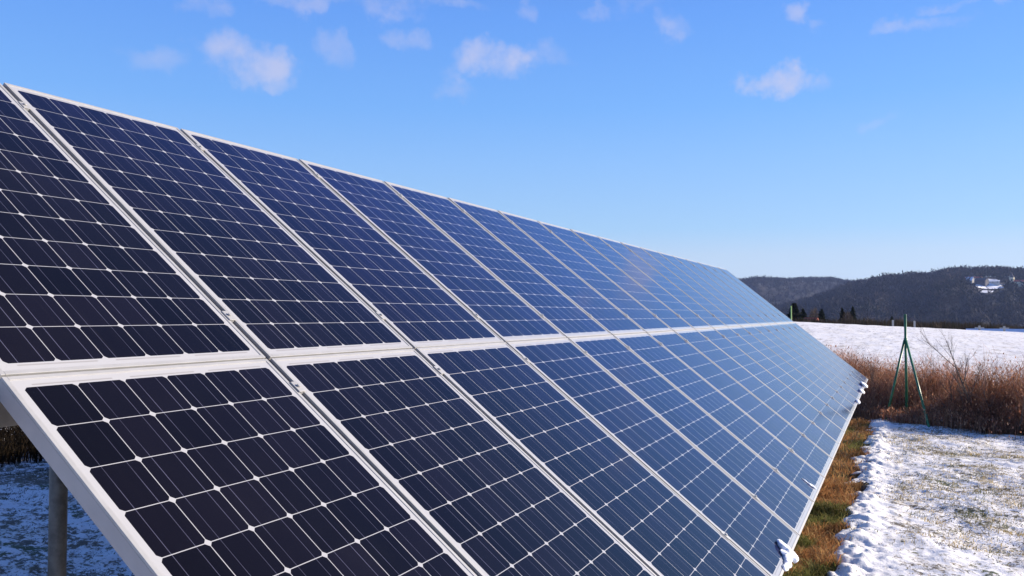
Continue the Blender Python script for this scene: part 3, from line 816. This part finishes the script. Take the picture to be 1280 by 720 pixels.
# hedge behind the crest
def hedge_line(n, g):
    t = g.random(n); return 118+g.uniform(-4, 10, n), 22 - 62*t
gh = np.random.default_rng(18)
n = 26000; X, Y = hedge_line(n, gh); Z = height(X, Y)
H = (1.62 + (crest((Y+2.97)*62/118-2.97)-1.62)*X/62 + .5 + 1.3*fbm(Y*.22, X*.1, 91, 3) - Z)*gh.uniform(.8, 1.0, n)
c0 = pick([(.025, .021, .016), (.035, .027, .02), (.02, .022, .014), (.05, .036, .025)], n, gh, .3)
V, F, C = blades(np.stack([X, Y, Z], -1), H, gh.uniform(.08, .25, n), gh.uniform(.0, .12, n), c0, gh)
tag(add_obj('hedge', np_mesh('hedge', V, F, C), M_DRY), 'low dark hedge and bushes along the far edge of the snowy field', 'hedge', kind='stuff')

M_LIME = simple('bright_green_paint', (.30, .50, .14), .5, 0, .15, 5)
M_CONC = simple('grey_concrete', (.38, .37, .36), .85, 0, .15, 5)
x, y, z = at(989, 27.0); zt = 1.62 + 11.0/F_PX*27*math.cos(px_bearing(989)-YAW)
gp = empty('fence_post', (x, y, z)); tag(gp, 'bright yellow-green fence post showing above the far end of the array', 'post')
MB().tube([(0, 0, -.2), (0, 0, zt-z)], .020, 10).build('shaft', M_LIME, gp)
MB().tube([(0, 0, zt-z+.001), (0, 0, zt-z+.02)], [.023, .018], 10).build('cap', M_LIME, gp)
for px, rg, yt, lab in ((1116, 74, 400, 'grey concrete post at the field edge left of the braced post'), (1143, 74, 401, 'grey concrete post at the field edge right of the braced post'),
                        (1224, 74, 407, 'grey concrete post with side arms above the tall sapling'), (1255, 74, 407.5, 'grey concrete post with side arms in front of the blue roof')):
    x, y, z = at(px, rg); zt = 1.62 + (HOR-yt)/F_PX*rg*math.cos(px_bearing(px)-YAW)
    q = empty('concrete_post', (x, y, z)); tag(q, lab, 'post', 'concrete posts along the far edge of the field')
    MB().box((-.075, -.075, -.2), (.075, .075, zt-z), bevel=.01).build('shaft', M_CONC, q)
    if px > 1200:
        MB().box((-.05, -.32, zt-z-.22), (-.077, .32, zt-z-.12)).build('side_arm', M_CONC, q)
# low shed with a snow-covered roof at the right, red roof at the left
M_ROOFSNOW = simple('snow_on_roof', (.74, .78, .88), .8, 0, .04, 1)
M_WALL = simple('pale_render', (.55, .52, .46), .9, 0, .08, 1)
M_CREAM = simple('cream_plaster', (.72, .66, .48), .9, 0, .06, .3)
M_REDROOF = simple('red_tiles', (.42, .10, .06), .8, 0, .15, 2)
M_DARKROOF = simple('dark_tiles', (.06, .055, .07), .8, 0, .15, 1)
M_WIN = simple('dark_window_glass', (.03, .035, .05), .15, 0, .1, 1)
def house(name, p, yaw, L, Wd, hw, hr, wall, roof, label, cat, windows=2):
    root = empty(name, mat=Matrix.Translation(p) @ Matrix.Rotation(yaw, 4, 'Z')); tag(root, label, cat)
    mb = MB(); mb.box((-L/2, -Wd/2, -3), (L/2, Wd/2, hw))
    for s in (-1, 1): mb.poly([(s*L/2, -Wd/2, hw+.001), (s*L/2, Wd/2, hw+.001), (s*L/2, 0, hw+hr)])
    mb.build('wall', wall, root)
    mb = MB(); e = .35
    for s in (-1, 1):
        a = [(-L/2-e, s*(Wd/2+e), hw-.25*hr*e), (L/2+e, s*(Wd/2+e), hw-.25*hr*e), (L/2+e, 0, hw+hr+.05), (-L/2-e, 0, hw+hr+.05)]
        b = [(q[0], q[1], q[2]+.3) for q in a]
        va = [mb.bm.verts.new(q) for q in a]; vb = [mb.bm.verts.new(q) for q in b]
        mb.bm.faces.new(va); mb.bm.faces.new(vb)
        for k in range(4): mb.bm.faces.new((va[k], va[(k+1) % 4], vb[(k+1) % 4], vb[k]))
    mb.build('roof', roof, root)
    for i in range(windows):
        xw = -L/2 + L*(i+.5)/windows
        MB().box((xw-.6, -Wd/2-.06, hw*.42), (xw+.6, -Wd/2-.01, hw*.78)).build('window', M_WIN, root)
        MB().box((xw-.6, Wd/2+.01, hw*.42), (xw+.6, Wd/2+.06, hw*.78)).build('window', M_WIN, root)
    return root
x, y, z = at(1268, 110); zt = 1.62-(411.6-HOR)/F_PX*110*math.cos(px_bearing(1268)-YAW)
house('shed', (x, y, zt-4.0), R(80), 9.0, 5, 2.4, 1.3, M_WALL, M_ROOFSNOW, 'long low shed with shaded snow on its roof past the field', 'shed')
x, y, z = at(1014, 125); zt = 1.62-(399-HOR)/F_PX*125*math.cos(px_bearing(1014)-YAW)
house('hut', (x, y, zt-3.0), R(70), 1.2, 1.4, 2.2, .7, M_WALL, M_REDROOF, 'tiny red roofed hut beside the slim conifer at field edge', 'hut', 1)
# village on the hill
p = hill_near.hit(1212, 355); house('house', Vector(p)+Vector((0, 0, 1)), R(65), 10, 10, 4, 5, M_WALL, M_ROOFSNOW, 'hillside house with shaded blue snowy roof left of the church', 'house', 3)
p = hill_near.hit(1217, 351.5); house('house', Vector(p)+Vector((0, 0, 1)), R(80), 22, 8, 3.5, 2.2, M_CREAM, M_REDROOF, 'long hillside house with reddish roof, highest in the village', 'house', 4)
p = hill_near.hit(1227, 356.5); house('house', Vector(p)+Vector((0, 0, 1)), R(60), 15, 10, 5, 4, M_DARKROOF, M_DARKROOF, 'dark hillside house above the snowy meadow', 'house', 3)
p = hill_near.hit(1241, 355); house('house', Vector(p)+Vector((0, 0, 1)), R(85), 17, 14, 2.5, 1.6, M_WALL, M_SNOW, 'hillside house with a bright white snowy roof above the meadow', 'house', 3)
p = Vector(hill_near.hit(1265, 357.5))
ch = empty('church', p); tag(ch, 'cream church with a square tower and onion top on the hillside', 'church')
ch.rotation_euler = (0, 0, R(-20)); ch.scale = (.85, .85, .72)
MB().box((-3.2, -3.2, -3), (3.2, 3.2, 17)).build('tower', M_CREAM, ch)
mb = MB(); mb.tube([(0, 0, 17.05), (0, 0, 18.2), (0, 0, 20.0), (0, 0, 21.2), (0, 0, 23), (0, 0, 25), (0, 0, 28)], [3.9, 3.6, 3.2, 1.4, 1.7, .7, .12], 12); mb.build('spire', M_DARKROOF, ch)
for k in range(4):
    Mr = Matrix.Rotation(k*math.pi/2, 4, 'Z')
    MB().box((3.21, -.8, 11), (3.3, .8, 14.2), Mr).build('belfry_window', M_WIN, ch)
MB().box((-4, -17, -3), (4, -3.25, 8)).build('nave', M_CREAM, ch)
mb = MB()
va = [mb.bm.verts.new(q) for q in ((-4.5, -17.4, 8.02), (4.5, -17.4, 8.02), (4.5, -3.27, 8.02), (-4.5, -3.27, 8.02), (0, -17.4, 12), (0, -3.27, 12))]
for f in ((0, 1, 2, 3), (0, 4, 5, 3), (1, 2, 5, 4), (0, 1, 4), (2, 3, 5)): mb.bm.faces.new([va[i] for i in f])
mb.build('nave_roof', M_REDROOF, ch)

# ------------------------------------------------------------------ air
HAZE = True
if HAZE:
    bm = bmesh.new(); bmesh.ops.create_cube(bm, size=1)
    lo, hi = Vector((-4200, -5200, -30)), Vector((5800, 5200, 190))
    bmesh.ops.transform(bm, matrix=Matrix.Translation((lo+hi)/2) @ Matrix.Diagonal((*(hi-lo), 1)), verts=bm.verts)
    me = bpy.data.meshes.new('haze'); bm.to_mesh(me); bm.free()
    m = bpy.data.materials.new('winter_air'); m.use_nodes = True; nn, ll = m.node_tree.nodes, m.node_tree.links
    nn.remove(nn['Principled BSDF'])
    pvn = nn.new('ShaderNodeVolumePrincipled'); pvn.inputs['Density'].default_value = .00008
    pvn.inputs['Color'].default_value = (.42, .56, 1.0, 1); pvn.inputs['Anisotropy'].default_value = .2
    ll.new(pvn.outputs[0], nn['Material Output'].inputs['Volume'])
    tag(add_obj('haze', me, m), 'thin bluish winter haze over the valley', 'haze', kind='stuff')
